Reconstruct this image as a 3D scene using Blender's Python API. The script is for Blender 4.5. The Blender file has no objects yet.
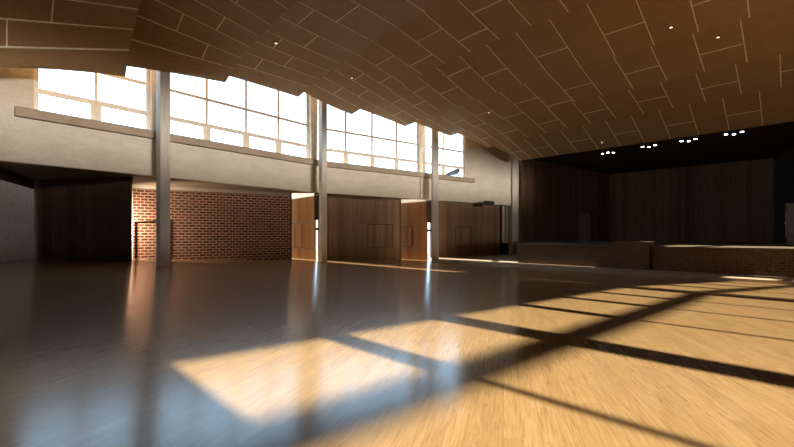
import bpy, bmesh, math, random
from mathutils import Vector, Matrix
random.seed(7)
SC = bpy.context.scene
COL = SC.collection
R2 = math.sqrt(2)
EYE = 1.3
F = 395.0
RAKE = 0.026            # the hall floor falls towards the stage


# ------------------------------------------------------------------ helpers
def P(s, w):
    """hall axis coordinates (s along the hall, w across it) -> plan x, y"""
    return Vector(((s + w) / R2, (s - w) / R2))


def floor_z(x, y):
    return -RAKE * (x + y)


def direction(px):
    return (px - 397.0) / F


def at(px, depth):
    return Vector((direction(px) * depth, depth))


def hit(px, a, b):
    """plan point where the sight line through px meets the plan line a-b"""
    u = direction(px)
    d = b - a
    t = (u * a.y - a.x) / (d.x - u * d.y)
    return a + d * t


def tag(o, label=None, cat=None, group=None, kind=None):
    if label: o['label'] = label
    if cat: o['category'] = cat
    if group: o['group'] = group
    if kind: o['kind'] = kind
    return o


def empty(name, loc, rz=0.0):
    o = bpy.data.objects.new(name, None)
    COL.objects.link(o)
    o.location = loc
    o.rotation_euler = (0, 0, rz)
    o.empty_display_size = 0.2
    return o


class MB:
    """collects faces and builds ONE mesh object"""
    def __init__(self):
        self.bm = bmesh.new()

    def quad(self, pts, mi=0):
        f = self.bm.faces.new([self.bm.verts.new(p) for p in pts])
        f.material_index = mi
        return f

    def box(self, x0, x1, y0, y1, z0, z1, mi=0):
        v = [self.bm.verts.new(p) for p in
             ((x0, y0, z0), (x1, y0, z0), (x1, y1, z0), (x0, y1, z0),
              (x0, y0, z1), (x1, y0, z1), (x1, y1, z1), (x0, y1, z1))]
        for q in ((3, 2, 1, 0), (4, 5, 6, 7), (0, 1, 5, 4), (1, 2, 6, 5), (2, 3, 7, 6), (3, 0, 4, 7)):
            self.bm.faces.new([v[i] for i in q]).material_index = mi
        return v

    def prism(self, pts, z0, z1, mi=0):
        """pts = plan polygon; z0, z1 numbers or functions of (x, y)"""
        f0 = z0 if callable(z0) else (lambda x, y: z0)
        f1 = z1 if callable(z1) else (lambda x, y: z1)
        area = sum(pts[i][0] * pts[(i + 1) % len(pts)][1] - pts[(i + 1) % len(pts)][0] * pts[i][1] for i in range(len(pts)))
        if area < 0: pts = pts[::-1]
        a = [self.bm.verts.new((p[0], p[1], f0(p[0], p[1]))) for p in pts]
        b = [self.bm.verts.new((p[0], p[1], f1(p[0], p[1]))) for p in pts]
        n = len(pts)
        self.bm.faces.new(a[::-1]).material_index = mi
        self.bm.faces.new(b).material_index = mi
        for i in range(n):
            j = (i + 1) % n
            self.bm.faces.new((a[i], a[j], b[j], b[i])).material_index = mi

    def cyl(self, c, r, z0, z1, n=24, mi=0, r1=None):
        r1 = r if r1 is None else r1
        a = [self.bm.verts.new((c[0] + r * math.cos(2 * math.pi * i / n), c[1] + r * math.sin(2 * math.pi * i / n), z0)) for i in range(n)]
        b = [self.bm.verts.new((c[0] + r1 * math.cos(2 * math.pi * i / n), c[1] + r1 * math.sin(2 * math.pi * i / n), z1)) for i in range(n)]
        self.bm.faces.new(a[::-1]).material_index = mi
        self.bm.faces.new(b).material_index = mi
        for i in range(n):
            j = (i + 1) % n
            self.bm.faces.new((a[i], a[j], b[j], b[i])).material_index = mi

    def build(self, name, mats, parent=None, bevel=0.0, loc=None, rz=None):
        me = bpy.data.meshes.new(name)
        if bevel:
            bmesh.ops.bevel(self.bm, geom=[e for e in self.bm.edges], offset=bevel, segments=1, affect='EDGES')
        self.bm.to_mesh(me)
        self.bm.free()
        if not isinstance(mats, (list, tuple)): mats = [mats]
        for m in mats: me.materials.append(m)
        o = bpy.data.objects.new(name, me)
        COL.objects.link(o)
        if parent: o.parent = parent
        if loc is not None: o.location = loc
        if rz is not None: o.rotation_euler = (0, 0, rz)
        return o


def struct(o, label, cat):
    return tag(o, label, cat, kind='structure')


def wall_line(name, a, b, z0, z1, thick, mat, label=None, cat='wall', parent=None, away=True):
    """wall whose visible face runs a -> b (seen left to right); thickness goes away from the viewer.
    Mesh is in local coordinates: x along the wall, y away, z up from z=0."""
    d = b - a
    L = d.length
    rz = math.atan2(d.y, d.x)
    m = MB()
    if callable(z0):
        za, zb = z0(a.x, a.y), z0(b.x, b.y)
        m.prism([(0, 0), (L, 0), (L, thick), (0, thick)], lambda x, y: za + (zb - za) * x / L - 0.02, z1)
    else:
        m.box(0, L, 0, thick, z0, z1)
    o = m.build(name, mat, parent, loc=(a.x, a.y, 0), rz=rz)
    if label: struct(o, label, cat)
    return o


# ------------------------------------------------------------------ materials
def new_mat(name):
    m = bpy.data.materials.new(name)
    m.use_nodes = True
    nt = m.node_tree
    return m, nt, nt.nodes['Principled BSDF']


def N(nt, kind, **kw):
    n = nt.nodes.new(kind)
    for k, v in kw.items():
        if k in n.inputs: n.inputs[k].default_value = v
        else: setattr(n, k, v)
    return n


def coords(nt, scale=(1, 1, 1), rot=(0, 0, 0)):
    tc = N(nt, 'ShaderNodeTexCoord')
    mp = N(nt, 'ShaderNodeMapping')
    mp.inputs['Scale'].default_value = scale
    mp.inputs['Rotation'].default_value = rot
    nt.links.new(tc.outputs['Object'], mp.inputs['Vector'])
    return mp.outputs['Vector']


def ramp(nt, src, stops):
    r = N(nt, 'ShaderNodeValToRGB')
    e = r.color_ramp.elements
    e[0].position, e[0].color = stops[0][0], (*stops[0][1], 1)
    e[1].position, e[1].color = stops[-1][0], (*stops[-1][1], 1)
    for p, c in stops[1:-1]:
        x = e.new(p); x.color = (*c, 1)
    nt.links.new(src, r.inputs['Fac'])
    return r.outputs['Color']


def mix(nt, fac, a, b, mode='MIX'):
    m = N(nt, 'ShaderNodeMix', data_type='RGBA', blend_type=mode)
    for sock, v in ((m.inputs[0], fac), (m.inputs[6], a), (m.inputs[7], b)):
        if hasattr(v, 'links') or isinstance(v, bpy.types.NodeSocket): nt.links.new(v, sock)
        elif isinstance(v, (int, float)): sock.default_value = v
        else: sock.default_value = (*v, 1)
    return m.outputs[2]


def bump(nt, bsdf, h, strength=0.3, dist=0.02):
    b = N(nt, 'ShaderNodeBump')
    b.inputs['Strength'].default_value = strength
    b.inputs['Distance'].default_value = dist
    nt.links.new(h, b.inputs['Height'])
    nt.links.new(b.outputs['Normal'], bsdf.inputs['Normal'])


def flat(name, c, rough=0.6, metal=0.0, spec=0.5):
    m, nt, b = new_mat(name)
    n = N(nt, 'ShaderNodeTexNoise', Scale=3.0, Detail=3.0)
    nt.links.new(coords(nt), n.inputs['Vector'])
    c2 = tuple(min(1, x * 1.12) for x in c); c1 = tuple(x * 0.86 for x in c)
    nt.links.new(ramp(nt, n.outputs['Fac'], [(0.3, c1), (0.7, c2)]), b.inputs['Base Color'])
    b.inputs['Roughness'].default_value = rough
    b.inputs['Metallic'].default_value = metal
    b.inputs['Specular IOR Level'].default_value = spec
    return m


def mottled(name, c1, c2, scale=2.0, stretch=(1, 1, 1), rough=0.85, bstr=0.25, spec=0.25):
    m, nt, b = new_mat(name)
    v = coords(nt, stretch)
    n1 = N(nt, 'ShaderNodeTexNoise', Scale=scale, Detail=8.0, Roughness=0.65)
    n2 = N(nt, 'ShaderNodeTexNoise', Scale=scale * 9, Detail=5.0, Roughness=0.7)
    nt.links.new(v, n1.inputs['Vector']); nt.links.new(v, n2.inputs['Vector'])
    a = ramp(nt, n1.outputs['Fac'], [(0.3, c1), (0.7, c2)])
    k = ramp(nt, n2.outputs['Fac'], [(0.3, (0.72,) * 3), (0.6, (1, 1, 1))])
    nt.links.new(mix(nt, 0.6, a, k, 'MULTIPLY'), b.inputs['Base Color'])
    b.inputs['Roughness'].default_value = rough
    b.inputs['Specular IOR Level'].default_value = spec
    bump(nt, b, n2.outputs['Fac'], bstr, 0.01)
    return m


def wood_panel(name, dark, light, board=0.3, rough=0.55):
    """vertical boards; object x runs along the wall, z up"""
    m, nt, b = new_mat(name)
    v = coords(nt, (1, 1, 1))
    g = N(nt, 'ShaderNodeTexNoise', Scale=9.0, Detail=6.0, Roughness=0.6)
    mp = coords(nt, (1, 1, 0.045))
    nt.links.new(mp, g.inputs['Vector'])
    col = ramp(nt, g.outputs['Fac'], [(0.3, dark), (0.72, light)])
    sx = N(nt, 'ShaderNodeSeparateXYZ'); nt.links.new(v, sx.inputs[0])
    dv = N(nt, 'ShaderNodeMath', operation='DIVIDE'); dv.inputs[1].default_value = board
    nt.links.new(sx.outputs['X'], dv.inputs[0])
    fl = N(nt, 'ShaderNodeMath', operation='FLOOR'); nt.links.new(dv.outputs[0], fl.inputs[0])
    wn = N(nt, 'ShaderNodeTexWhiteNoise', noise_dimensions='1D'); nt.links.new(fl.outputs[0], wn.inputs['W'])
    tone = ramp(nt, wn.outputs['Value'], [(0.0, (0.72,) * 3), (1.0, (1.0,) * 3)])
    c2 = mix(nt, 1.0, col, tone, 'MULTIPLY')
    fr = N(nt, 'ShaderNodeMath', operation='FRACT'); nt.links.new(dv.outputs[0], fr.inputs[0])
    seam = ramp(nt, fr.outputs[0], [(0.0, (0.35,) * 3), (0.05, (1, 1, 1)), (1.0, (1, 1, 1))])
    nt.links.new(mix(nt, 1.0, c2, seam, 'MULTIPLY'), b.inputs['Base Color'])
    b.inputs['Roughness'].default_value = 0.9
    b.inputs['Specular IOR Level'].default_value = 0.0
    bump(nt, b, g.outputs['Fac'], 0.15, 0.01)
    return m


def brick_mat(name, c1, c2, mortar, bw, bh, mt):
    m, nt, b = new_mat(name)
    tc = N(nt, 'ShaderNodeTexCoord')
    sx = N(nt, 'ShaderNodeSeparateXYZ'); nt.links.new(tc.outputs['Object'], sx.inputs[0])
    cx = N(nt, 'ShaderNodeCombineXYZ')
    nt.links.new(sx.outputs['X'], cx.inputs['X']); nt.links.new(sx.outputs['Z'], cx.inputs['Y'])
    br = N(nt, 'ShaderNodeTexBrick')
    br.inputs['Color1'].default_value = (*c1, 1); br.inputs['Color2'].default_value = (*c2, 1)
    br.inputs['Mortar'].default_value = (*mortar, 1)
    br.inputs['Scale'].default_value = 1.0
    br.inputs['Mortar Size'].default_value = mt
    br.inputs['Mortar Smooth'].default_value = 0.1
    br.inputs['Brick Width'].default_value = bw
    br.inputs['Row Height'].default_value = bh
    nt.links.new(cx.outputs[0], br.inputs['Vector'])
    n = N(nt, 'ShaderNodeTexNoise', Scale=6.0, Detail=5.0)
    nt.links.new(cx.outputs[0], n.inputs['Vector'])
    k = ramp(nt, n.outputs['Fac'], [(0.3, (0.7,) * 3), (0.7, (1, 1, 1))])
    nt.links.new(mix(nt, 0.7, br.outputs['Color'], k, 'MULTIPLY'), b.inputs['Base Color'])
    b.inputs['Roughness'].default_value = 0.9
    b.inputs['Specular IOR Level'].default_value = 0.2
    inv = N(nt, 'ShaderNodeMath', operation='SUBTRACT'); inv.inputs[0].default_value = 1.0
    nt.links.new(br.outputs['Fac'], inv.inputs[1])
    bump(nt, b, inv.outputs[0], 0.5, 0.02)
    return m


def floor_mat(name):
    m, nt, b = new_mat(name)
    ang = math.atan2(1.0, 0.27)                    # planks run this way in plan
    v = coords(nt, (1, 1, 1), (0, 0, -ang))
    br = N(nt, 'ShaderNodeTexBrick')
    br.offset = 0.37
    br.inputs['Color1'].default_value = (0.0, 0.0, 0.0, 1)
    br.inputs['Color2'].default_value = (1.0, 1.0, 1.0, 1)
    br.inputs['Mortar'].default_value = (0.5, 0.5, 0.5, 1)
    br.inputs['Mortar Size'].default_value = 0.001
    br.inputs['Mortar Smooth'].default_value = 0.2
    br.inputs['Brick Width'].default_value = 1.4
    br.inputs['Row Height'].default_value = 0.13
    br.inputs['Scale'].default_value = 1.0
    nt.links.new(v, br.inputs['Vector'])
    # grain stretched along the planks, shifted from plank to plank
    sc = N(nt, 'ShaderNodeVectorMath', operation='MULTIPLY'); sc.inputs[1].default_value = (1.6, 26.0, 1.0)
    nt.links.new(v, sc.inputs[0])
    ad = N(nt, 'ShaderNodeVectorMath', operation='ADD')
    off = N(nt, 'ShaderNodeVectorMath', operation='SCALE'); off.inputs['Scale'].default_value = 13.0
    nt.links.new(br.outputs['Color'], off.inputs[0])
    nt.links.new(sc.outputs[0], ad.inputs[0]); nt.links.new(off.outputs[0], ad.inputs[1])
    g = N(nt, 'ShaderNodeTexNoise', Scale=1.6, Detail=7.0, Roughness=0.62, Distortion=1.2)
    nt.links.new(ad.outputs[0], g.inputs['Vector'])
    base = ramp(nt, g.outputs['Fac'], [(0.28, (0.165, 0.098, 0.044)), (0.45, (0.235, 0.150, 0.073)), (0.62, (0.270, 0.178, 0.090)), (0.8, (0.30, 0.205, 0.108))])
    tone = ramp(nt, br.outputs['Color'], [(0.0, (0.86, 0.85, 0.83)), (1.0, (1.0, 1.0, 1.0))])
    c = mix(nt, 1.0, base, tone, 'MULTIPLY')
    c = mix(nt, br.outputs['Fac'], c, (0.16, 0.095, 0.045))
    nt.links.new(c, b.inputs['Base Color'])
    # varnish with scuffs
    n2 = N(nt, 'ShaderNodeTexNoise', Scale=1.0, Detail=6.0, Roughness=0.7)
    nt.links.new(sc.outputs[0], n2.inputs['Vector'])
    rr = N(nt, 'ShaderNodeMapRange')
    rr.inputs['To Min'].default_value = FLOOR_R[0]; rr.inputs['To Max'].default_value = FLOOR_R[1]
    rr.inputs['From Min'].default_value = 0.3; rr.inputs['From Max'].default_value = 0.7
    nt.links.new(n2.outputs['Fac'], rr.inputs['Value'])
    nt.links.new(rr.outputs[0], b.inputs['Roughness'])
    b.inputs['IOR'].default_value = 1.6
    b.inputs['Specular IOR Level'].default_value = FLOOR_SPEC
    bump(nt, b, g.outputs['Fac'], 0.04, 0.002)
    return m


def emit(name, c, s):
    m, nt, b = new_mat(name)
    b.inputs['Base Color'].default_value = (*c, 1)
    b.inputs['Emission Color'].default_value = (*c, 1)
    b.inputs['Emission Strength'].default_value = s
    return m


def glass_mat(name):
    m = bpy.data.materials.new(name)
    m.use_nodes = True
    nt = m.node_tree
    nt.nodes.clear()
    out = N(nt, 'ShaderNodeOutputMaterial')
    tr = N(nt, 'ShaderNodeBsdfTransparent'); tr.inputs['Color'].default_value = (0.97, 0.985, 0.98, 1)
    gl = N(nt, 'ShaderNodeBsdfGlossy'); gl.inputs['Roughness'].default_value = 0.03
    mx = N(nt, 'ShaderNodeMixShader'); mx.inputs[0].default_value = 0.04
    nt.links.new(tr.outputs[0], mx.inputs[1]); nt.links.new(gl.outputs[0], mx.inputs[2])
    nt.links.new(mx.outputs[0], out.inputs['Surface'])
    return m


FLOOR_R = (0.13, 0.23)
FLOOR_SPEC = 0.5
M = {}
M['floor'] = floor_mat('varnished_oak_planks')
M['plaster'] = mottled('cream_plaster', (0.56, 0.50, 0.42), (0.68, 0.61, 0.52), 0.9, (1, 1, 2.5))
M['concrete'] = mottled('board_marked_concrete', (0.29, 0.225, 0.165), (0.42, 0.34, 0.26), 1.4, (1, 1, 1.5))
M['column'] = mottled('column_concrete', (0.48, 0.43, 0.37), (0.66, 0.60, 0.53), 1.6, (3, 3, 0.5))
M['frame'] = flat('beige_painted_frame', (0.74, 0.65, 0.54), 0.5)
M['pier'] = flat('pale_pier_render', (0.82, 0.76, 0.67), 0.7)
M['soffit'] = flat('brown_soffit', (0.20, 0.15, 0.11), 0.8)
M['dark'] = flat('dark_brown_board', (0.05, 0.034, 0.025), 0.9, spec=0.03)
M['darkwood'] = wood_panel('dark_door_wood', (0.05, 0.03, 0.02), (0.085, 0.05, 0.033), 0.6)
M['wood'] = wood_panel('walnut_boards', (0.19, 0.118, 0.074), (0.31, 0.198, 0.128), 0.42)
M['sunlit_wood'] = wood_panel('sunlit_walnut_boards', (0.14, 0.062, 0.026), (0.22, 0.10, 0.043), 0.42)  # same walnut boards with the orange sunlight mixed into their colour
M['stagewood'] = wood_panel('stage_wood_boards', (0.115, 0.073, 0.047), (0.19, 0.12, 0.076), 0.35)
M['brick'] = brick_mat('red_brick', (0.14, 0.038, 0.022), (0.055, 0.017, 0.012), (0.34, 0.225, 0.16), 0.42, 0.183, 0.028)
M['stagebrick'] = brick_mat('brown_stage_brick', (0.13, 0.075, 0.042), (0.09, 0.05, 0.03), (0.16, 0.10, 0.06), 0.32, 0.14, 0.02)
M['whitewall'] = flat('grey_white_partition', (0.85, 0.82, 0.80), 0.8)
M['panel'] = mottled('brown_ceiling_board', (0.34, 0.20, 0.095), (0.39, 0.235, 0.112), 0.5, (1, 1, 1), 0.6, 0.05, 0.3)
M['joint'] = flat('pale_joint_strip', (0.93, 0.80, 0.60), 0.5)
M['step'] = flat('grey_brown_step', (0.30, 0.235, 0.175), 0.7, spec=0.2)
M['stagefloor'] = flat('worn_stage_boards', (0.11, 0.085, 0.062), 0.9, spec=0.05)
M['blackcloth'] = flat('black_curtain', (0.012, 0.011, 0.010), 0.95)
M['greypaint'] = flat('grey_painted_metal', (0.20, 0.185, 0.17), 0.5, spec=0.2)
M['steel'] = flat('dark_steel', (0.06, 0.055, 0.05), 0.4, 0.6)
M['lamp'] = emit('lamp_glow', (0.85, 0.93, 1.0), 14.0)
M['spot'] = emit('downlight_glow', (1.0, 0.80, 0.55), 5.0)
M['glass'] = glass_mat('window_glass')
M['bounce_dark'] = flat('bounce_absorber', (0.04, 0.038, 0.036), 0.95, spec=0.1)  # for the layer added to keep sunlight from bouncing up to the ceiling
M['ground'] = flat('pale_paving', (0.22, 0.20, 0.175), 0.9)
M['roofing'] = flat('dark_roof_sheet', (0.06, 0.05, 0.045), 0.8, spec=0.1)

# ------------------------------------------------------------------ facade plan
FA = Vector((-15.93, 16.47))
FV = Vector((-5.6, 28.5))
FD2 = (Vector((7.44, 37.7)) - FV).normalized()
FD1 = (FV - FA).normalized()
FN1 = Vector((FD1.y, -FD1.x))          # towards the room
FN2 = Vector((FD2.y, -FD2.x))
FS = FA - FD1 * 9.0                    # behind the camera's left edge
FE = FV + FD2 * 21.6                   # where the stage column stands
L1 = (FV - FS).length
L2 = (FE - FV).length
zS, zSB, zLOW = EYE + 5.4, EYE + 5.0, EYE + 3.09


def a1(px):
    return (hit(px, FA, FV) - FS).length


def a2(px):
    return (hit(px, FV, FE) - FV).length


def fac(seg, x0, x1, y0, y1, z0, z1, mb):
    """box in the facade's own frame. y = distance outwards from the sill front"""
    mb.box(x0, x1, y0, y1, z0, z1)


O1, R1 = (FS.x, FS.y, 0), math.atan2(FD1.y, FD1.x)
O2, R2A = (FV.x, FV.y, 0), math.atan2(FD2.y, FD2.x)
SEG = {1: (O1, R1), 2: (O2, R2A)}
WF, WB = 0.28, 0.60                    # wall face and back, outwards of the sill front
ZTOP = EYE + 10.9


def fbuild(name, mb, mat, seg, parent=None, **k):
    o = mb.build(name, mat, parent, loc=SEG[seg][0], rz=SEG[seg][1], **k)
    return o


# bays: (seg, start, end, pane mullions)
BAY = [
    (1, a1(35), a1(152.5), [a1(98.3)]),
    (1, a1(159.5), a1(312), [a1(210), a1(249.5), a1(282)]),
    (2, a2(317.5), a2(421), [a2(348), a2(374.5), a2(399)]),
    (2, a2(426.5), a2(467), [a2(446)]),
]

# parapet bands
m = MB(); m.box(0, L1, WF, WB, zLOW, zS)
struct(fbuild('wall_parapet', m, M['plaster'], 1), 'cream plaster wall band below the two left window bays', 'wall')
m = MB(); m.box(0, L2, WF, WB, zLOW, zS)
struct(fbuild('wall_parapet', m, M['plaster'], 2), 'cream plaster wall band below the two right window bays', 'wall')
# full height wall pieces
m = MB(); m.box(0, BAY[0][1], WF, WB, zS, ZTOP)
struct(fbuild('wall_left', m, M['plaster'], 1), 'cream plaster wall left of the first window', 'wall')
m = MB(); m.box(BAY[3][2], L2, WF, WB, zS, ZTOP)
struct(fbuild('wall_right', m, M['plaster'], 2), 'cream plaster wall between the last window and the stage column', 'wall')
m = MB(); m.box(0, a1(-6), WF, WB, -1.5, zLOW)
struct(fbuild('wall_corner', m, M['dark'], 1), 'dark lower wall at the far left edge', 'wall')
m = MB(); m.box(0, L1, WF - 0.1, WB + 0.3, ZTOP, ZTOP + 0.6)
struct(fbuild('trim_1', m, M['concrete'], 1), 'concrete head beam above the two left window bays', 'beam')
m = MB(); m.box(0, L2, WF - 0.1, WB + 0.3, ZTOP, ZTOP + 0.6)
struct(fbuild('trim_2', m, M['concrete'], 2), 'concrete head beam above the two right window bays', 'beam')
# piers between windows
pier_names = ['pale pier behind the leftmost concrete column', 'pale pier behind the second concrete column from the left', 'pale pier behind the third concrete column from the left']
for seg, x0, x1, nm in ((1, BAY[0][2], BAY[1][1], 0), (1, BAY[1][2], L1, 1), (2, BAY[2][2], BAY[3][1], 2)):
    m = MB(); m.box(x0, x1, WF - 0.12, WB, zS, ZTOP)
    struct(fbuild('wall_pier', m, M['pier'], seg), pier_names[nm], 'pier')
m = MB(); m.box(0, BAY[2][1], WF - 0.12, WB, zS, ZTOP)
struct(fbuild('wall_pier', m, M['pier'], 2), pier_names[1], 'pier')
# shallow pilasters on the parapet under the piers
for seg, x0, x1, lb in ((1, BAY[0][2] + .1, BAY[1][1] - .1, 'leftmost'), (1, BAY[1][2] + .1, L1, 'second'), (2, BAY[2][2] + .1, BAY[3][1], 'third')):
    m = MB(); m.box(x0, x1, WF - 0.10, WF + .02, zLOW, zSB)
    struct(fbuild('trim_pilaster', m, M['plaster'], seg), 'shallow plaster pilaster under the sill behind the %s concrete column' % lb, 'pilaster')
# concrete sills
for seg, x0, x1, lb in ((1, a1(15), a1(157), 'under the first window from the left'), (1, a1(157.5), L1 - .05, 'under the second window from the left'),
                        (2, -0.05, a2(428), 'under the third window from the left'), (2, a2(428.6), a2(475), 'under the short rightmost window')):
    m = MB(); m.box(x0, x1, 0, WF + .04, zSB, zS)
    struct(fbuild('trim_sill', m, M['concrete'], seg, bevel=0.015), 'rough concrete sill beam ' + lb, 'sill')

# windows
WY0, WY1 = WF + 0.10, WF + 0.24
wl = ['first window bay from the left, two panes wide', 'second window bay from the left, four panes wide',
      'third window bay from the left, four panes wide', 'short rightmost window bay before the plaster wall']
for i, (seg, x0, x1, mul) in enumerate(BAY):
    root = empty('window_%d' % (i + 1), SEG[seg][0], SEG[seg][1])
    struct(root, wl[i], 'window')
    f = MB()
    f.box(x0, x0 + .16, WY0, WY1, zS, ZTOP); f.box(x1 - .16, x1, WY0, WY1, zS, ZTOP)
    f.box(x0 + .16, x1 - .16, WY0, WY1, zS, zS + .06)
    f.build('window_frame', M['frame'], root)
    t = MB(); t.box(x0 + .16, x1 - .16, WY0 - .02, WY1, EYE + 6.23, EYE + 6.43); t.build('transom', M['frame'], root)
    t = MB(); t.box(x0 + .16, x1 - .16, WY0 + .02, WY1 - .02, EYE + 7.78, EYE + 7.92); t.build('glazing_bar', M['frame'], root)
    for x in mul:
        q = MB()
        mw = .06 if seg == 1 else .095
        q.box(x - mw, x + mw, WY0 + .015, WY1 - .015, EYE + 6.43, ZTOP); q.build('mullion', M['frame'], root)
        q = MB(); q.box(x - .20, x + .20, WY0 - .03, WY1 + .05, zS + .06, EYE + 6.23); q.build('post', M['frame'], root)
    g = MB(); g.box(x0 + .1, x1 - .1, WY0 + .065, WY0 + .075, zS + .05, ZTOP); g.build('glass', M['glass'], root)

# ------------------------------------------------------------------ columns
def column(corner_px, w, px_right, px_left, base, top, label):
    """corner = edge nearest the viewer; right face runs along the hall, left face across it"""
    u = direction(corner_px)
    y = -w * R2 / (1 - u)
    c = Vector((u * y, y)); s = (c.x + c.y) / R2
    ur = direction(px_right); yr = -w * R2 / (1 - ur); s1 = yr * (1 + ur) / R2
    ul = direction(px_left); yl = s * R2 / (1 + ul); w1 = yl * (ul - 1) / R2
    pts = [P(s, w), P(s1, w), P(s1, w1), P(s, w1)]
    b = base if base is not None else (lambda x, yy: floor_z(x, yy) - .02)
    mb = MB()
    ctr = sum(pts, Vector((0, 0))) / 4
    loc = Vector((ctr.x, ctr.y))
    lp = [(p.x - loc.x, p.y - loc.y) for p in pts]
    z0 = base if base is not None else min(floor_z(p.x, p.y) for p in pts) - .02
    mb.prism(lp, z0, top)
    o = mb.build('concrete_column', M['column'], bevel=0.02, loc=(loc.x, loc.y, 0))
    return tag(o, label, 'column', 'concrete columns along the window wall')


PLAT = EYE - 2.05
column(160.3, -21.95, 170.4, 156.0, None, EYE + 10.4, 'tall concrete column standing in front of the brick wall, leftmost of the row')
column(322.0, -22.95, 327.2, 318.8, None, EYE + 10.4, 'second concrete column from the left, by the narrower bright slot')
column(432.8, -21.5, 438.9, 431.2, None, EYE + 10.2, 'third concrete column from the left, by the wider bright slot')
column(512.6, -20.5, 518.8, 508.6, PLAT - .01, EYE + 8.2, 'concrete column at the left edge of the stage opening')

# ------------------------------------------------------------------ floor, ground
m = MB()
pts = [P(-9, 9), P(27.5, 9), P(27.5, -18), (4.4, 34.2), (3.0, 37.5), (-2, 39.5), (-8.6, 37.5), (-10, 33.5), (-18.5, 25.8), (-24, 25.5), (-24, 16), P(-9, -24)]
m.prism(pts, lambda x, y: floor_z(x, y) - .3, floor_z)
struct(m.build('floor', M['floor']), 'glossy varnished oak plank floor of the hall', 'floor')
m = MB()
m.prism([(-80, 20), P(44, -70), P(60, -30), P(40, -18), P(30, -19), (-10, 20), (-30, 10)], lambda x, y: floor_z(x, y) - .5, lambda x, y: floor_z(x, y) - .05)
struct(m.build('ground', M['ground']), 'pale paved ground outside the window wall', 'ground')
# low step before the stage and its level landing at the side wall
m = MB()
m.prism([at(431.2, 33.2), at(527, 26.2), P(24.6, -5), P(24.6, 8.6), P(39, 8.6), P(39, -20.6), at(513, 43), at(497, 41.5), at(433, 37.2)], PLAT - .7, PLAT)
struct(m.build('trim_step', M['step']), 'low grey brown step running along the foot of the stage', 'step')

# ------------------------------------------------------------------ walls under the window band
SOF = EYE + 3.2
wl0, wl1 = Vector((-18.0, 16.8)), at(34.3, 23.0)
o = wall_line('wall_partition', wl0, wl1, floor_z, EYE + 2.66, 0.15, M['whitewall'], 'grey white partition at the far left below the dark bulkhead')
wall_line('wall_bulkhead', wl0, wl1, EYE + 2.66, SOF + .3, 0.5, M['dark'], 'dark bulkhead over the grey white partition')
dp0, dp1 = at(34.6, 23.1), at(130.2, 21.7)
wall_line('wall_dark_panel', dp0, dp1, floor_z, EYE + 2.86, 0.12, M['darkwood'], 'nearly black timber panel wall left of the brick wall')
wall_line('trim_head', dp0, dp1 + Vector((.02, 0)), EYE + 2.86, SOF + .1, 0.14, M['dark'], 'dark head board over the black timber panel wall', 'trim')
b0, b1 = at(132.6, 25.0), at(290.3, 30.0)
d = (b1 - b0).normalized()
wall_line('wall_brick', b0, b1, floor_z, EYE + 2.97, 0.35, M['brick'], 'red brick wall with wide pale mortar joints')
wall_line('trim_brick_head', b0 - d * .35, b1, EYE + 2.97, SOF + .05, 0.4, M['plaster'], 'cream plaster band along the top of the brick wall', 'trim')
wall_line('trim_jamb', b0 - d * .45, b0, floor_z, EYE + 2.97, 0.4, M['plaster'], 'narrow cream jamb at the left end of the brick wall', 'trim')
wall_line('wall_gallery_end', at(60, 26.5), b0 - d * .4, floor_z, SOF, 0.3, M['dark'], 'dark wall behind the timber panel wall')
wall_line('wall_gallery_side', at(34, 23.2), at(60, 26.6), floor_z, SOF, 0.3, M['dark'], 'dark side wall behind the timber panel wall')

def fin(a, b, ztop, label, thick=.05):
    return wall_line('wall_fin', a, b, floor_z, ztop, thick, M['sunlit_wood'], label)

f1b = at(315.5, 30.3)
f1a = f1b + Vector((-.66, .75)) * 4.6
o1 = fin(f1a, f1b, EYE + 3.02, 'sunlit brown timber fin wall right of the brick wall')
f2b = at(427.4, 35.2)
f2a = f2b + Vector((-.69, .724)) * 4.2
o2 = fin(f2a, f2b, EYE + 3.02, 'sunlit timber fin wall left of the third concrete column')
wall_line('trim_fin_head', f1a, f1b, EYE + 3.02, SOF + .6, .2, M['plaster'], 'pale band over the sunlit fin wall beside the brick wall', 'trim')
wall_line('trim_fin_head', f2a, f2b, EYE + 3.02, SOF + .6, .2, M['plaster'], 'pale band over the sunlit fin wall at the third column', 'trim')
w1a, w1b = at(318.9, 30.9), at(400.4, 35.2)
wall_line('wall_timber', w1a, w1b, floor_z, EYE + 3.02, .3, M['wood'], 'brown vertical board wall between the second and third columns')
wall_line('trim_timber_head', w1a, w1b, EYE + 3.02, SOF + .05, .34, M['concrete'], 'brown grey band over the board wall between the second and third columns', 'trim')
w2a, w2b = at(431.7, 36.2), at(500, 40.4)
wall_line('wall_timber', w2a, w2b, PLAT - .05, EYE + 3.05, .3, M['wood'], 'brown vertical board wall right of the third column')
wall_line('trim_timber_head', w2a, w2b, EYE + 3.05, SOF + .05, .34, M['concrete'], 'brown grey band over the board wall right of the third column', 'trim')
# unseen blockers added behind the wall ends, leaving only narrow gaps for the sun
n_ = Vector((-.75, -.66))
wall_line('wall_sun_blocker', f1a + n_ * 1.3, b1 + Vector((-.02, .06)), floor_z, SOF + 1.8, .12, M['dark'], 'unseen sun blocker added behind the right end of the brick wall')
wall_line('wall_sun_blocker', f2a + n_ * 1.0, w1b + Vector((-.03, .06)), floor_z, SOF + 1.8, .12, M['dark'], 'unseen sun blocker added behind the right end of the first board wall')

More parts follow.
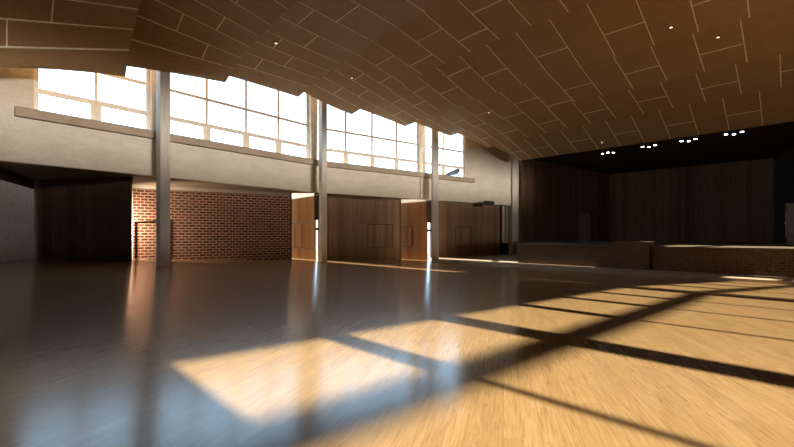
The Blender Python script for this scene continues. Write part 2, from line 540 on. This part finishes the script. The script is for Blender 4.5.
# hatches in the board walls: px box -> panel with edge shade strips
def hatch(wa, wb, px0, px1, y0, y1, name, label, k=1.0, mat=None):
    a, b = hit(px0, wa, wb), hit(px1, wa, wb)
    za = EYE + (235 - y0) / F * (a.y + b.y) / 2
    zb = EYE + (235 - y1) / F * (a.y + b.y) / 2
    d = b - a; L = d.length
    root = empty(name, (a.x, a.y, 0), math.atan2(d.y, d.x))
    struct(root, label, 'hatch')
    g = .06
    m = MB(); m.box(g, L - g, -.012 * k, .0, zb + g, za - g); m.build('hatch_panel', mat or M['wood'], root)
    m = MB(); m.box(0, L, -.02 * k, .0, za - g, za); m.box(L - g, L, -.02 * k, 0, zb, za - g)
    m.box(0, g * .6, -.013 * k, 0, zb, za - g); m.box(g * .6, L - g, -.013 * k, 0, zb, zb + g * .5); m.build('hatch_edge_shade', M['dark'], root)  # dark strips stand for the shadow along the recess edges
    return root

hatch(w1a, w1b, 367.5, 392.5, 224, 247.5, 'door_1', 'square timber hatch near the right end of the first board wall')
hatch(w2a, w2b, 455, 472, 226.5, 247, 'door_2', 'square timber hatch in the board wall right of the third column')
hatch(f2a, f2b, 402, 412, 226.5, 246.5, 'door_3', 'small timber hatch in the sunlit fin wall at the third column', .25, M['sunlit_wood'])
hatch(f1a, f1b, 291.5, 314.5, 222.8, 248.2, 'door_6', 'wide timber hatch in the sunlit fin wall beside the brick wall', .25, M['sunlit_wood'])

# glazed side lights in the two slots
def slot(a, b, ytop, ybar, name, label):
    d = b - a; L = d.length
    dep = (a.y + b.y) / 2
    root = empty(name, (a.x, a.y, 0), math.atan2(d.y, d.x))
    struct(root, label, 'door')
    zt = EYE + (235 - ytop) / F * dep; zb = EYE + (235 - ybar) / F * dep
    fz = min(floor_z(a.x, a.y), floor_z(b.x, b.y))
    m = MB(); m.box(-.02, L + .02, 0, .10, zt, SOF); m.build('head_panel', M['dark'], root)
    m = MB(); m.box(0, L, 0, .06, zb - .1, zb + .1); m.build('rail', M['steel'], root)
    m = MB(); m.box(0, L, .025, .035, fz, zt); m.build('glass', M['glass'], root)
    return root

slot(f1b, w1a, 220, 229, 'door_4', 'narrow glazed slot glowing white left of the second column')
slot(f2b, w2a, 222.5, 230.5, 'door_5', 'narrow glazed slot glowing white left of the third column')

wall_line('wall_side_link', w2b + Vector((0, .2)), at(499, 43.1), PLAT - .1, SOF + .3, .3, M['dark'], 'dark recess wall right of the second board wall')
# soffit of the gallery
m = MB()
def foff(seg, x, y):
    p = (FS if seg == 1 else FV) + (FD1 if seg == 1 else FD2) * x - (FN1 if seg == 1 else FN2) * y
    return p
m.prism([foff(1, 0, WB - .02), foff(1, L1, WB - .02), foff(2, L2, WB - .02), at(500, 46), at(445, 42), w2a + Vector((-.1, .3)), f2b, w1b + Vector((-.05, .3)), w1a + Vector((-.05, .3)), f1b, b1 + Vector((-.1, .3)), b0 + Vector((-.1, .4)), at(100, 27.5), (-24, 27), (-26, 20), (-26, 12)], SOF, SOF + .35)
struct(m.build('ceiling_gallery', M['soffit']), 'flat brown soffit under the window band', 'ceiling')
m = MB()
m.prism([foff(1, 0, WB + .02), foff(1, L1, WB + .02), foff(2, L2, WB + .02), at(500, 45.8), at(445, 41.8), w2a + Vector((-.1, .28)), f2b, w1b + Vector((-.05, .28)), w1a + Vector((-.05, .28)), f1b, b1 + Vector((-.1, .28)), b0 + Vector((-.1, .38)), at(100, 27.4), (-24, 26.9), (-25.9, 20), (-25.9, 12)], SOF + .355, SOF + .40)
struct(m.build('ceiling_gallery_absorber', M['bounce_dark']), 'unseen dark layer added on top of the gallery soffit to cut bounced light', 'roof')

# small dark box under the parapet and the pale strips left of the stage column
c = at(486, 37.6)
m = MB(); z0 = EYE + (235 - 205) / F * 37.6; z1 = EYE + (235 - 200.6) / F * 37.6
m.box(0, 1.15, 0, .3, z0, z1); m.box(.06, 1.09, -.02, 0, z0 + .05, z1 - .05)
tag(m.build('exit_sign_box', M['steel'], loc=(c.x, c.y, 0), rz=math.atan2(FD2.y, FD2.x)), 'dark box hanging below the plaster wall left of the stage column', 'box')
for p0, p1, y0, y1, lb in ((502.4, 505.8, 206, 243, 'wider pale upright strip left of the stage column'), (506.6, 508.2, 160, 243, 'thin tall pale upright strip touching the stage column')):
    a, b = at(p0, 41.3), at(p1, 41.6)
    zz0 = EYE + (235 - y0) / F * 41.4; zz1 = PLAT if y1 > 250 else EYE + (235 - y1) / F * 41.4
    m = MB(); L = (b - a).length; m.box(0, L, 0, .2, zz1, zz0)
    struct(m.build('trim_strip', M['plaster'], loc=(a.x, a.y, 0), rz=math.atan2((b - a).y, (b - a).x)), lb, 'trim')
wall_line('wall_side_end', at(498, 43), at(521, 43.4), PLAT - .1, EYE + 11, .4, M['darkwood'], 'dark wall behind the stage column')
wall_line('wall_side_dark', at(499.5, 41.9), at(509, 42), PLAT - .1, EYE + 3.1, .3, M['dark'], 'dark recess wall left of the stage column')

# ------------------------------------------------------------------ stepped ceiling
S_K = [-0.85, 4.04, 8.74, 13.54, 17.86, 22.56, 27.26, 31.96, 36.57]  # ceiling, stage header and lamps scaled about the camera, baked into the values
def lerp_tab(tab, s):
    if s <= tab[0][0]: s = tab[0][0]
    for (a, va), (b, vb) in zip(tab, tab[1:]):
        if s <= b: return va + (vb - va) * (s - a) / (b - a)
    return tab[-1][1]
E_T = [(-0.85, 6.2), (4.04, 7.33), (8.74, 8.44), (13.54, 8.91), (17.86, 8.7), (22.56, 8.6), (27.26, 8.53), (31.96, 8.12), (36.57, 7.43)]
C_T = [(-0.85, 9.31), (4.04, 10.25), (8.74, 9.87), (13.54, 10.1), (17.86, 9.96), (22.56, 9.28), (27.26, 8.95), (31.96, 8.57), (36.57, 7.43)]
P_T = [(-.9, 6), (4.04, 6), (8.74, 3.6), (13.54, 2.4), (17.9, 2), (36.6, 2)]

def w_edge(s):
    """across-hall position of the ceiling edge at s: facade line moved inward for the scaled ceiling"""
    for a, b in ((FS, FV), (FV, FE)):
        sa, sb = (a.x + a.y) / R2, (b.x + b.y) / R2
        if s <= sb or b is FE:
            k = (s - sa) / (sb - sa)
            p = a + (b - a) * k
            return (p.x - p.y) / R2 + 1.36
    return -20

def ridge(s, w):
    wf = w_edge(s)
    t = min(1.0, max(0.0, (w - wf) / 13.2))
    e, c, p = lerp_tab(E_T, s), lerp_tab(C_T, s), lerp_tab(P_T, s)
    h = e + (c - e) * (1 - (1 - t) ** p)
    if w > 0: h -= .012 * w * w
    return h

RISE = [0, .5, .42, .5, .58, .58, .56, .47]
JW = [-7.1, -6.7, -6.5, -7.05, -6.5, -6.86, -7.4, -6.63]      # one joint position per tier
CROSS = [.45, .35, .5, .45, .62, .62, .62, .6]
for k in range(len(S_K) - 1):
    s0, s1 = S_K[k], S_K[k + 1]
    def H(s, w, s0=s0, s1=s1, k=k):
        t = (s - s0) / (s1 - s0)
        return EYE + (ridge(s0, w) + RISE[k]) * (1 - t) + ridge(s1, w) * t
    m = MB()
    NW, NS = 48, 4
    grid = []
    for i in range(NS + 1):
        s = s0 + (s1 - s0) * i / NS
        row = []
        wf = w_edge(s)
        for j in range(NW + 1):
            tt = j / NW
            w = wf + (8.6 - wf) * (tt ** 1.6)
            p = P(s, w)
            row.append((p.x, p.y, H(s, w)))
        grid.append(row)
    lo = [[m.bm.verts.new(p) for p in row] for row in grid]
    up = [[m.bm.verts.new((p[0], p[1], p[2] + .16 + (RISE[min(k + 1, 7)] + .2 if i == NS else 0))) for p in row] for i, row in enumerate(grid)]
    for i in range(NS):
        for j in range(NW):
            m.bm.faces.new((lo[i][j], lo[i][j + 1], lo[i + 1][j + 1], lo[i + 1][j])).normal_flip()
            m.bm.faces.new((up[i][j], up[i][j + 1], up[i + 1][j + 1], up[i + 1][j]))
    for j in range(NW):
        m.bm.faces.new((lo[0][j], up[0][j], up[0][j + 1], lo[0][j + 1]))
        m.bm.faces.new((lo[NS][j], lo[NS][j + 1], up[NS][j + 1], up[NS][j]))
    for i in range(NS):
        m.bm.faces.new((lo[i][0], lo[i + 1][0], up[i + 1][0], up[i][0]))
        m.bm.faces.new((lo[i][NW], up[i][NW], up[i + 1][NW], lo[i + 1][NW]))
    bmesh.ops.recalc_face_normals(m.bm, faces=m.bm.faces[:])
    tier = m.build('ceiling', M['panel'])
    struct(tier, ['leftmost ceiling tier nearest the viewer', 'second stepped ceiling tier from the left', 'third stepped ceiling tier from the left', 'fourth stepped ceiling tier from the left',
                  'fifth stepped ceiling tier from the left', 'sixth stepped ceiling tier from the left', 'seventh stepped ceiling tier, next but one to the stage opening', 'last ceiling tier, above the edge of the stage opening'][k], 'ceiling')
    # joints: along the hall, at equal arc length across it
    q = MB()
    smid = (s0 + s1) / 2
    arc = []
    w = JW[k]
    joints = [w]
    while w < 6.5:
        w += 1.74; joints.append(w)
    w = JW[k]; acc = 0; step = .02
    while w > w_edge(smid) + .35:
        dz = H(smid, w) - H(smid, w - step)
        acc += math.hypot(step, dz); w -= step
        if acc >= (1.74 if w > -16 else 1.5 if w > -18 else 1.05):
            joints.append(w); acc = 0
    joints.sort()
    def strip(pa, pb, hw):
        """thin strip just below the panels from pa=(s,w) to pb"""
        n = 6
        prev = None
        ds, dw = pb[0] - pa[0], pb[1] - pa[1]
        L = math.hypot(ds, dw)
        ns_, nw_ = -dw / L * hw, ds / L * hw
        for i in range(n + 1):
            t = i / n
            s, w = pa[0] + ds * t, pa[1] + dw * t
            c = []
            for sg in (-1, 1):
                ss, ww = s + sg * ns_, w + sg * nw_
                p = P(ss, ww)
                h = H(min(max(ss, s0), s1), ww)
                c.append([q.bm.verts.new((p.x, p.y, h - .014)), q.bm.verts.new((p.x, p.y, h + .01))])
            if prev:
                (a, a_), (b, b_) = prev; (c1, c1_), (d1, d1_) = c
                q.bm.faces.new((a, b, d1, c1)); q.bm.faces.new((a_, c1_, d1_, b_))
                q.bm.faces.new((a, c1, c1_, a_)); q.bm.faces.new((b, b_, d1_, d1))
            prev = c
    for w in joints:
        strip((s0 + .04, w), (s1 - .02, w), .022)
    for i in range(len(joints) - 1):
        gap = joints[i + 1] - joints[i]
        idx = round((joints[i] - JW[k]) / 1.74) if joints[i] >= JW[k] - .1 else i - joints.index(JW[k])
        if idx % 2 == (0 if k in (3, 4, 5, 6, 7) else 1) :
            fr = CROSS[k]
        else:
            if joints[i] < -12 and k < 6: fr = CROSS[k] + (.3 if k % 2 else -.25)
            else: continue
        s = s0 + (s1 - s0) * fr
        strip((s, joints[i] + .02), (s, joints[i + 1] - .02), .024)
    bmesh.ops.recalc_face_normals(q.bm, faces=q.bm.faces[:])
    j = q.build('joint_strips', M['joint'], tier)

# back part of the ceiling behind the camera and the roof slab
m = MB()
m.prism([P(-9, -26), P(-.9, -26), P(-.9, 9), P(-9, 9)], EYE + 10.2, EYE + 10.4)
struct(m.build('ceiling_rear', M['panel']), 'plain ceiling at the rear of the hall', 'ceiling')
m = MB()
m.prism([P(-9, 9.5), P(-9, -26), P(3, -24.4), P(15, -25.0), P(38, -21.5), P(50, -21.5), P(50, 9.5)], EYE + 11.4, EYE + 11.8)
struct(m.build('ceiling_roof', M['concrete']), 'roof slab above the hall', 'roof')

# recessed downlights in the panels
def plane_hit(px, py, tier):
    s0, s1 = S_K[tier], S_K[tier + 1]
    u, v = direction(px), (235 - py) / F
    best = None
    for i in range(400):
        s = s0 + (s1 - s0) * i / 399
        y = s * R2 / (1 + u); w = y * (u - 1) / R2
        t = (s - s0) / (s1 - s0)
        h = (ridge(s0, w) + RISE[tier]) * (1 - t) + ridge(s1, w) * t
        e = abs(h - v * y)
        if best is None or e < best[0]: best = (e, s, w, h)
    return best
for px, py, lb in ((671, 26, 'small recessed downlight, brightest, high on the right of the ceiling'), (718, 36, 'small recessed downlight right of the brightest one'),
                   (602, 142, 'small recessed downlight just above the stage opening'), (489, 112, 'small recessed downlight above the plaster wall'),
                   (352, 77, 'small recessed downlight above the third window bay'), (276, 42, 'small recessed downlight above the second window bay')):
    b = min((plane_hit(px, py, t) for t in range(1, 8)), key=lambda r: r[0])
    p = P(b[1], b[2])
    root = empty('recessed_downlight', (p.x, p.y, EYE + b[3] - .02))
    tag(root, lb, 'light', 'recessed ceiling downlights')
    m = MB()
    n = 20
    for i in range(n):
        a0, a1_ = 2 * math.pi * i / n, 2 * math.pi * (i + 1) / n
        for r0, r1, z0, z1 in ((.055, .085, -.05, -.05), (.085, .085, -.05, .03), (.055, .055, .0, -.05)):
            m.quad([(r0 * math.cos(a0), r0 * math.sin(a0), z0), (r1 * math.cos(a0), r1 * math.sin(a0), z1), (r1 * math.cos(a1_), r1 * math.sin(a1_), z1), (r0 * math.cos(a1_), r0 * math.sin(a1_), z0)])
    m.build('rim', M['steel'], root)
    m = MB(); m.cyl((0, 0), .056, -.045, 0, 16)
    m.build('lens', M['spot'], root)

# ------------------------------------------------------------------ stage
ST = EYE - .65
m = MB()
m.prism([P(26.9, -14.25), P(26.9, 8.6), P(49, 8.6), P(49, -15.0), P(39.0, -20.0)], PLAT - .02, ST - .07)
root_apron = None
o = m.build('wall_stage_front', M['stagebrick'])
bpy.data.objects.remove(o)
# brick riser in its own frame so that the courses follow it
a, b = P(26.9, -14.25), P(26.9, 8.6)
wall_line('wall_stage_front', a, b, PLAT - .05, ST - .09, .4, M['stagebrick'], 'brown brick front of the stage')
a, b = P(39.0, -20.2), P(26.9, -14.25)
wall_line('wall_stage_flank', a, b, PLAT - .05, ST - .09, .4, M['stagebrick'], 'short brick flank of the stage beside its column')
m = MB()
m.prism([P(26.8, -14.3), P(26.8, 8.6), P(49, 8.6), P(49, -15.0), P(39.0, -20.4)], ST - .09, ST)
struct(m.build('stage_floor', M['stagefloor']), 'worn pale edged boards of the raised stage floor', 'stage floor')
# prompter's box set in the middle of the stage edge
pb0, pb1 = hit(613.5, P(26.78, 0), P(26.78, -5)), hit(649.5, P(26.78, 0), P(26.78, -5))
root = empty('prompter_box', (pb0.x, pb0.y, 0), math.radians(-45))
tag(root, 'low brick prompter box rising in the middle of the stage edge', 'prompter box')
Lb = (pb1 - pb0).length
m = MB(); m.box(0, Lb, -.05, -.01, PLAT + .01, ST + .2); m.box(0, Lb, -.01, 1.2, ST + .01, ST + .2); m.build('box_body', M['stagebrick'], root)
m = MB(); m.box(-.02, Lb + .02, -.07, 1.23, ST + .2, ST + .25); m.build('lid', M['stagebrick'], root)

# proscenium and stage walls
ztp = EYE + 7.46
a, b = P(36.7, -19.25), P(36.7, 8.8)
wall_line('wall_proscenium', a, b, ztp, EYE + 11.3, .35, M['dark'], 'dark header above the stage opening')
sl0, sl1, sb1 = P(39.2, -20.35), P(48, -14.5), P(48, -1.1)
wall_line('wall_stage_left', sl0, sl1, PLAT, EYE + 10, .3, M['stagewood'], 'brown board side wall at the left of the stage')
wall_line('wall_stage_back', sl1, sb1, PLAT, EYE + 10, .3, M['stagewood'], 'dark brown board wall at the back of the stage')
wall_line('wall_stage_right', sb1, P(40.5, 2.6), PLAT, EYE + 10, .3, M['blackcloth'], 'black masking at the right of the stage')
wall_line('wall_stage_wing', P(40.5, 2.6), P(39.2, 8.8), PLAT, EYE + 10, .3, M['blackcloth'], 'black wing masking at the far right of the stage')
m = MB(); m.prism([P(37.06, -21.4), P(39.3, -20.6), P(48.5, -15), P(48.5, 9), P(37.06, 9)], lambda x, y: EYE + 8.5 - .165 * ((x + y) / R2 - 37.6), EYE + 9.8)
struct(m.build('ceiling_stage', M['dark']), 'dark sloping ceiling over the stage', 'ceiling')

# stage door in the left side wall
def leaf(a, b, z0, z1, name, label, hinge=True, mat='greypaint'):
    d = b - a; L = d.length
    r = empty(name, (a.x, a.y, 0), math.atan2(d.y, d.x))
    m = MB(); m.box(.08, L - .08, -.05, .03, z0, z1 - .08); m.build('door_leaf', M[mat], r)
    m = MB(); m.box(0, .08, -.08, .03, z0, z1); m.box(L - .08, L, -.08, .03, z0, z1); m.box(.08, L - .08, -.08, .03, z1 - .08, z1); m.build('door_frame', M['greypaint'], r)
    m = MB(); m.box(L - .22, L - .12, -.11, -.05, z0 + 1.0, z0 + 1.14); m.build('handle', M['steel'], r)
    return r
a, b = hit(578.5, sl0, sl1), hit(589.8, sl0, sl1)
r = leaf(a, b, ST, EYE + (235 - 213) / F * (a.y + b.y) / 2, 'door_7', '')
struct(r, 'pale grey door in the left side wall of the stage', 'door')
# grey cabinet on the right of the stage
root = empty('metal_cabinet', (*at(785.2, 27.2), ST), math.radians(-45))
tag(root, 'tall grey metal cabinet with corner hinges at the right end of the stage', 'cabinet')
hc = (235 - 203.5) / F * 27.2 + .65
m = MB(); m.box(0, 1.5, 0, .6, 0, hc); m.build('body', M['greypaint'], root, bevel=.01)
m = MB(); m.box(.09, .73, -.03, 0, .06, hc - .06); dd = m.build('door', M['greypaint'], root)
m = MB(); m.cyl((.66, -.05), .02, hc * .45, hc * .55, 10); m.build('handle', M['steel'], dd)
m = MB(); m.box(.77, 1.41, -.03, 0, .06, hc - .06); dd = m.build('door', M['greypaint'], root)
m = MB(); m.cyl((.84, -.05), .02, hc * .45, hc * .55, 10); m.build('handle', M['steel'], dd)
for z in (.12, hc - .5):
    m = MB(); m.box(-.02, .10, -.05, .0, z, z + .38); m.build('hinge', M['steel'], root)

# clusters of three stage lamps under the opening's top edge
for pts, lb in ((((602.5, 152.3), (608, 151), (613.5, 151.3)), 'cluster of three small white stage lamps, leftmost under the ceiling edge'),
                (((642.5, 145.4), (648.8, 145.6), (655, 143.6)), 'cluster of three small white stage lamps, second from the left'),
                (((681.5, 139.5), (688.7, 139.6), (695.5, 137.4)), 'cluster of three small white stage lamps, third from the left'),
                (((726, 132.8), (734, 132.8), (742, 130.2)), 'cluster of three small white stage lamps, rightmost and largest')):
    ss = 37.35
    def pos(px, py):
        u = direction(px); y = ss * R2 / (1 + u)
        return Vector((u * y, y, EYE + (233.9 - py) / F * y))
    pp = [pos(*q) for q in pts]
    root = empty('stage_lamp_cluster', pp[1], math.radians(-45))
    tag(root, lb, 'stage lights', 'lamp clusters above the stage')
    inv = Matrix.Rotation(math.radians(45), 4, 'Z')
    loc = [(inv @ (p - pp[1])) for p in pp]
    m = MB(); m.box(loc[0].x - .25, loc[2].x + .25, .10, .16, .32, .38); m.build('bar', M['steel'], root)
    for l in loc:
        n = MB()
        n.cyl((l.x, l.y + .0), .11, l.z - .02, l.z + .26, 18, r1=.08)
        n.box(l.x - .02, l.x + .02, l.y - .02, .16, l.z + .2, .36)
        h = n.build('lamp_head', M['steel'], root)
        n = MB(); n.cyl((l.x, l.y - .0), .10, l.z - .06, l.z - .021, 18); n.build('lens', M['lamp'], h)

# ------------------------------------------------------------------ rest of the shell
wall_line('wall_rear', P(-9, 9), P(-9, -25), -1, EYE + 11.5, -.3, M['plaster'], 'plaster wall at the rear of the hall')
wall_line('wall_opposite', P(-9, 8.7), P(50, 8.7), -3, EYE + 11.5, -.3, M['plaster'], 'plaster wall facing the windows')
a, b = P(-9, 8.7), P(50, 8.7)
root = empty('window_5', (a.x, a.y, 0), math.radians(45)); struct(root, 'long unseen row of blind windows added in the wall facing the window bays', 'window')  # unseen windows added to account for the fill light; panes are opaque
m = MB(); m.box(0, 59, -.2, -.1, EYE + 5.4, EYE + 5.5); m.box(0, 59, -.2, -.1, EYE + 8.5, EYE + 8.6)
for i in range(25): m.box(i * 2.45 - .05, i * 2.45 + .05, -.2, -.1, EYE + 5.5, EYE + 8.5)
m.build('window_frame', M['frame'], root)
m = MB(); m.box(0, 59, -.12, -.08, EYE + 5.5, EYE + 8.5); m.build('blind_pane', M['whitewall'], root)
ld = bpy.data.lights.new('fill_light_upper', 'AREA'); ld.shape = 'RECTANGLE'; ld.size = 50; ld.size_y = 3.2; ld.energy = 510; ld.color = (1.0, .92, .81); ld.spread = math.radians(10)  # fill lamp added to brighten the pale plaster
c = P(20, 8.3)
lo_ = bpy.data.objects.new('fill_light_upper', ld); COL.objects.link(lo_); lo_.location = (c.x, c.y, EYE + 5.7)
dirv = P(0, -1)
zz = -Vector((dirv.x, dirv.y, -.018)).normalized(); xx = Vector((P(1, 0).x, P(1, 0).y, 0)); yy = zz.cross(xx)
lo_.rotation_euler = Matrix((xx, yy, zz)).transposed().to_euler()


ld2 = bpy.data.lights.new('fill_light_lower', 'AREA'); ld2.shape = 'RECTANGLE'; ld2.size = 50; ld2.size_y = 2.4; ld2.energy = 75; ld2.color = (1.0, .94, .88); ld2.spread = math.radians(9)  # second, lower fill lamp added for columns and walls under the window band
l2 = bpy.data.objects.new('fill_light_lower', ld2); COL.objects.link(l2); l2.location = (c.x, c.y, EYE + 1.3); l2.rotation_euler = lo_.rotation_euler

# dark roof seen through the last window
m = MB()
a = at(446, 60.0)
zr = lambda py: EYE + (235 - py) / F * 60
m.bm.faces.new([m.bm.verts.new(p) for p in ((a.x, 60, zr(173.6)), (a.x + 2.1, 60, zr(171.6)), (a.x + 2.1, 60, zr(167.2)))])
r_ = bmesh.ops.extrude_face_region(m.bm, geom=m.bm.faces[:])
for v in r_['geom']:
    if isinstance(v, bmesh.types.BMVert): v.co.y += 3
m.box(a.x + .5, a.x + .62, 61, 61.12, -3, zr(172.9)); m.box(a.x + 1.8, a.x + 1.92, 61, 61.12, -3, zr(171.8))
bmesh.ops.recalc_face_normals(m.bm, faces=m.bm.faces[:])
tag(m.build('entrance_canopy', M['roofing']), 'dark wedge shaped canopy roof outside, seen through the short rightmost window', 'canopy')

# ------------------------------------------------------------------ light
def look_rot(d):
    return Vector(d).to_track_quat('-Z', 'Y').to_euler()
SUN_AZ = Vector((-1.014, 1.0)).normalized()
SUN_EL = math.radians(20.1)
to_sun = Vector((SUN_AZ.x * math.cos(SUN_EL), SUN_AZ.y * math.cos(SUN_EL), math.sin(SUN_EL)))
ld = bpy.data.lights.new('sun', 'SUN'); ld.energy = 46.0; ld.color = (1.0, 0.86, 0.64); ld.angle = math.radians(0.42)
lo_ = bpy.data.objects.new('sun', ld); COL.objects.link(lo_); lo_.rotation_euler = look_rot(-to_sun); lo_.location = (-30, 30, 30)

# hidden spot lamp added to light the brick, standing in for side door daylight
ld = bpy.data.lights.new('hidden_brick_spot', 'SPOT'); ld.energy = 1700; ld.color = (1.0, .80, .58); ld.shadow_soft_size = .015
ld.spot_size = math.radians(150); ld.spot_blend = .5
lo_ = bpy.data.objects.new('hidden_brick_spot', ld); COL.objects.link(lo_)
lo_.location = (-16.95, 23.5, 1.9); lo_.rotation_euler = look_rot((.55, .83, -.1))
# the door's leaf, standing open behind the dark panel
root = empty('glass_door', (-16.85, 24.0, floor_z(-16.8, 24.0)), 0)
tag(root, 'narrow glass side leaf with dark frame standing beside the left end of the brick wall', 'door')
m = MB(); m.box(0, .30, -.02, .02, 0, .10); m.box(0, .035, -.02, .02, .10, 2.13); m.box(.275, .30, -.02, .02, .10, 2.13); m.box(0, .30, -.02, .02, 2.13, 2.165)
m.build('frame', M['steel'], root)
m = MB(); m.box(.035, .275, -.005, .005, .10, 2.13); m.build('glass', M['glass'], root)

w = bpy.data.worlds.new('sky'); SC.world = w; w.use_nodes = True
nt = w.node_tree
bg = nt.nodes['Background']
bg.inputs['Color'].default_value = (0.52, 0.76, 1.0, 1)
bg.inputs['Strength'].default_value = 4.6

# ------------------------------------------------------------------ camera
cd = bpy.data.cameras.new('camera'); cd.sensor_width = 36.0; cd.lens = 36.0 * F / 794.0
cd.shift_y = 11.5 / 794.0
cd.clip_end = 500
cam = bpy.data.objects.new('camera', cd); COL.objects.link(cam)
cam.location = (0, 0, EYE); cam.rotation_euler = (math.radians(90), 0, 0)
SC.camera = cam
vs = SC.view_settings
vs.view_transform = 'Standard'; vs.look = 'None'; vs.gamma = 1.0; vs.use_curve_mapping = False
vs.exposure = 0.0
SC.cycles.max_bounces = 10
SC.cycles.caustics_reflective = False
SC.cycles.diffuse_bounces = 4
SC.cycles.transparent_max_bounces = 12
SC.cycles.use_denoising = True
SC.cycles.sample_clamp_indirect = 8
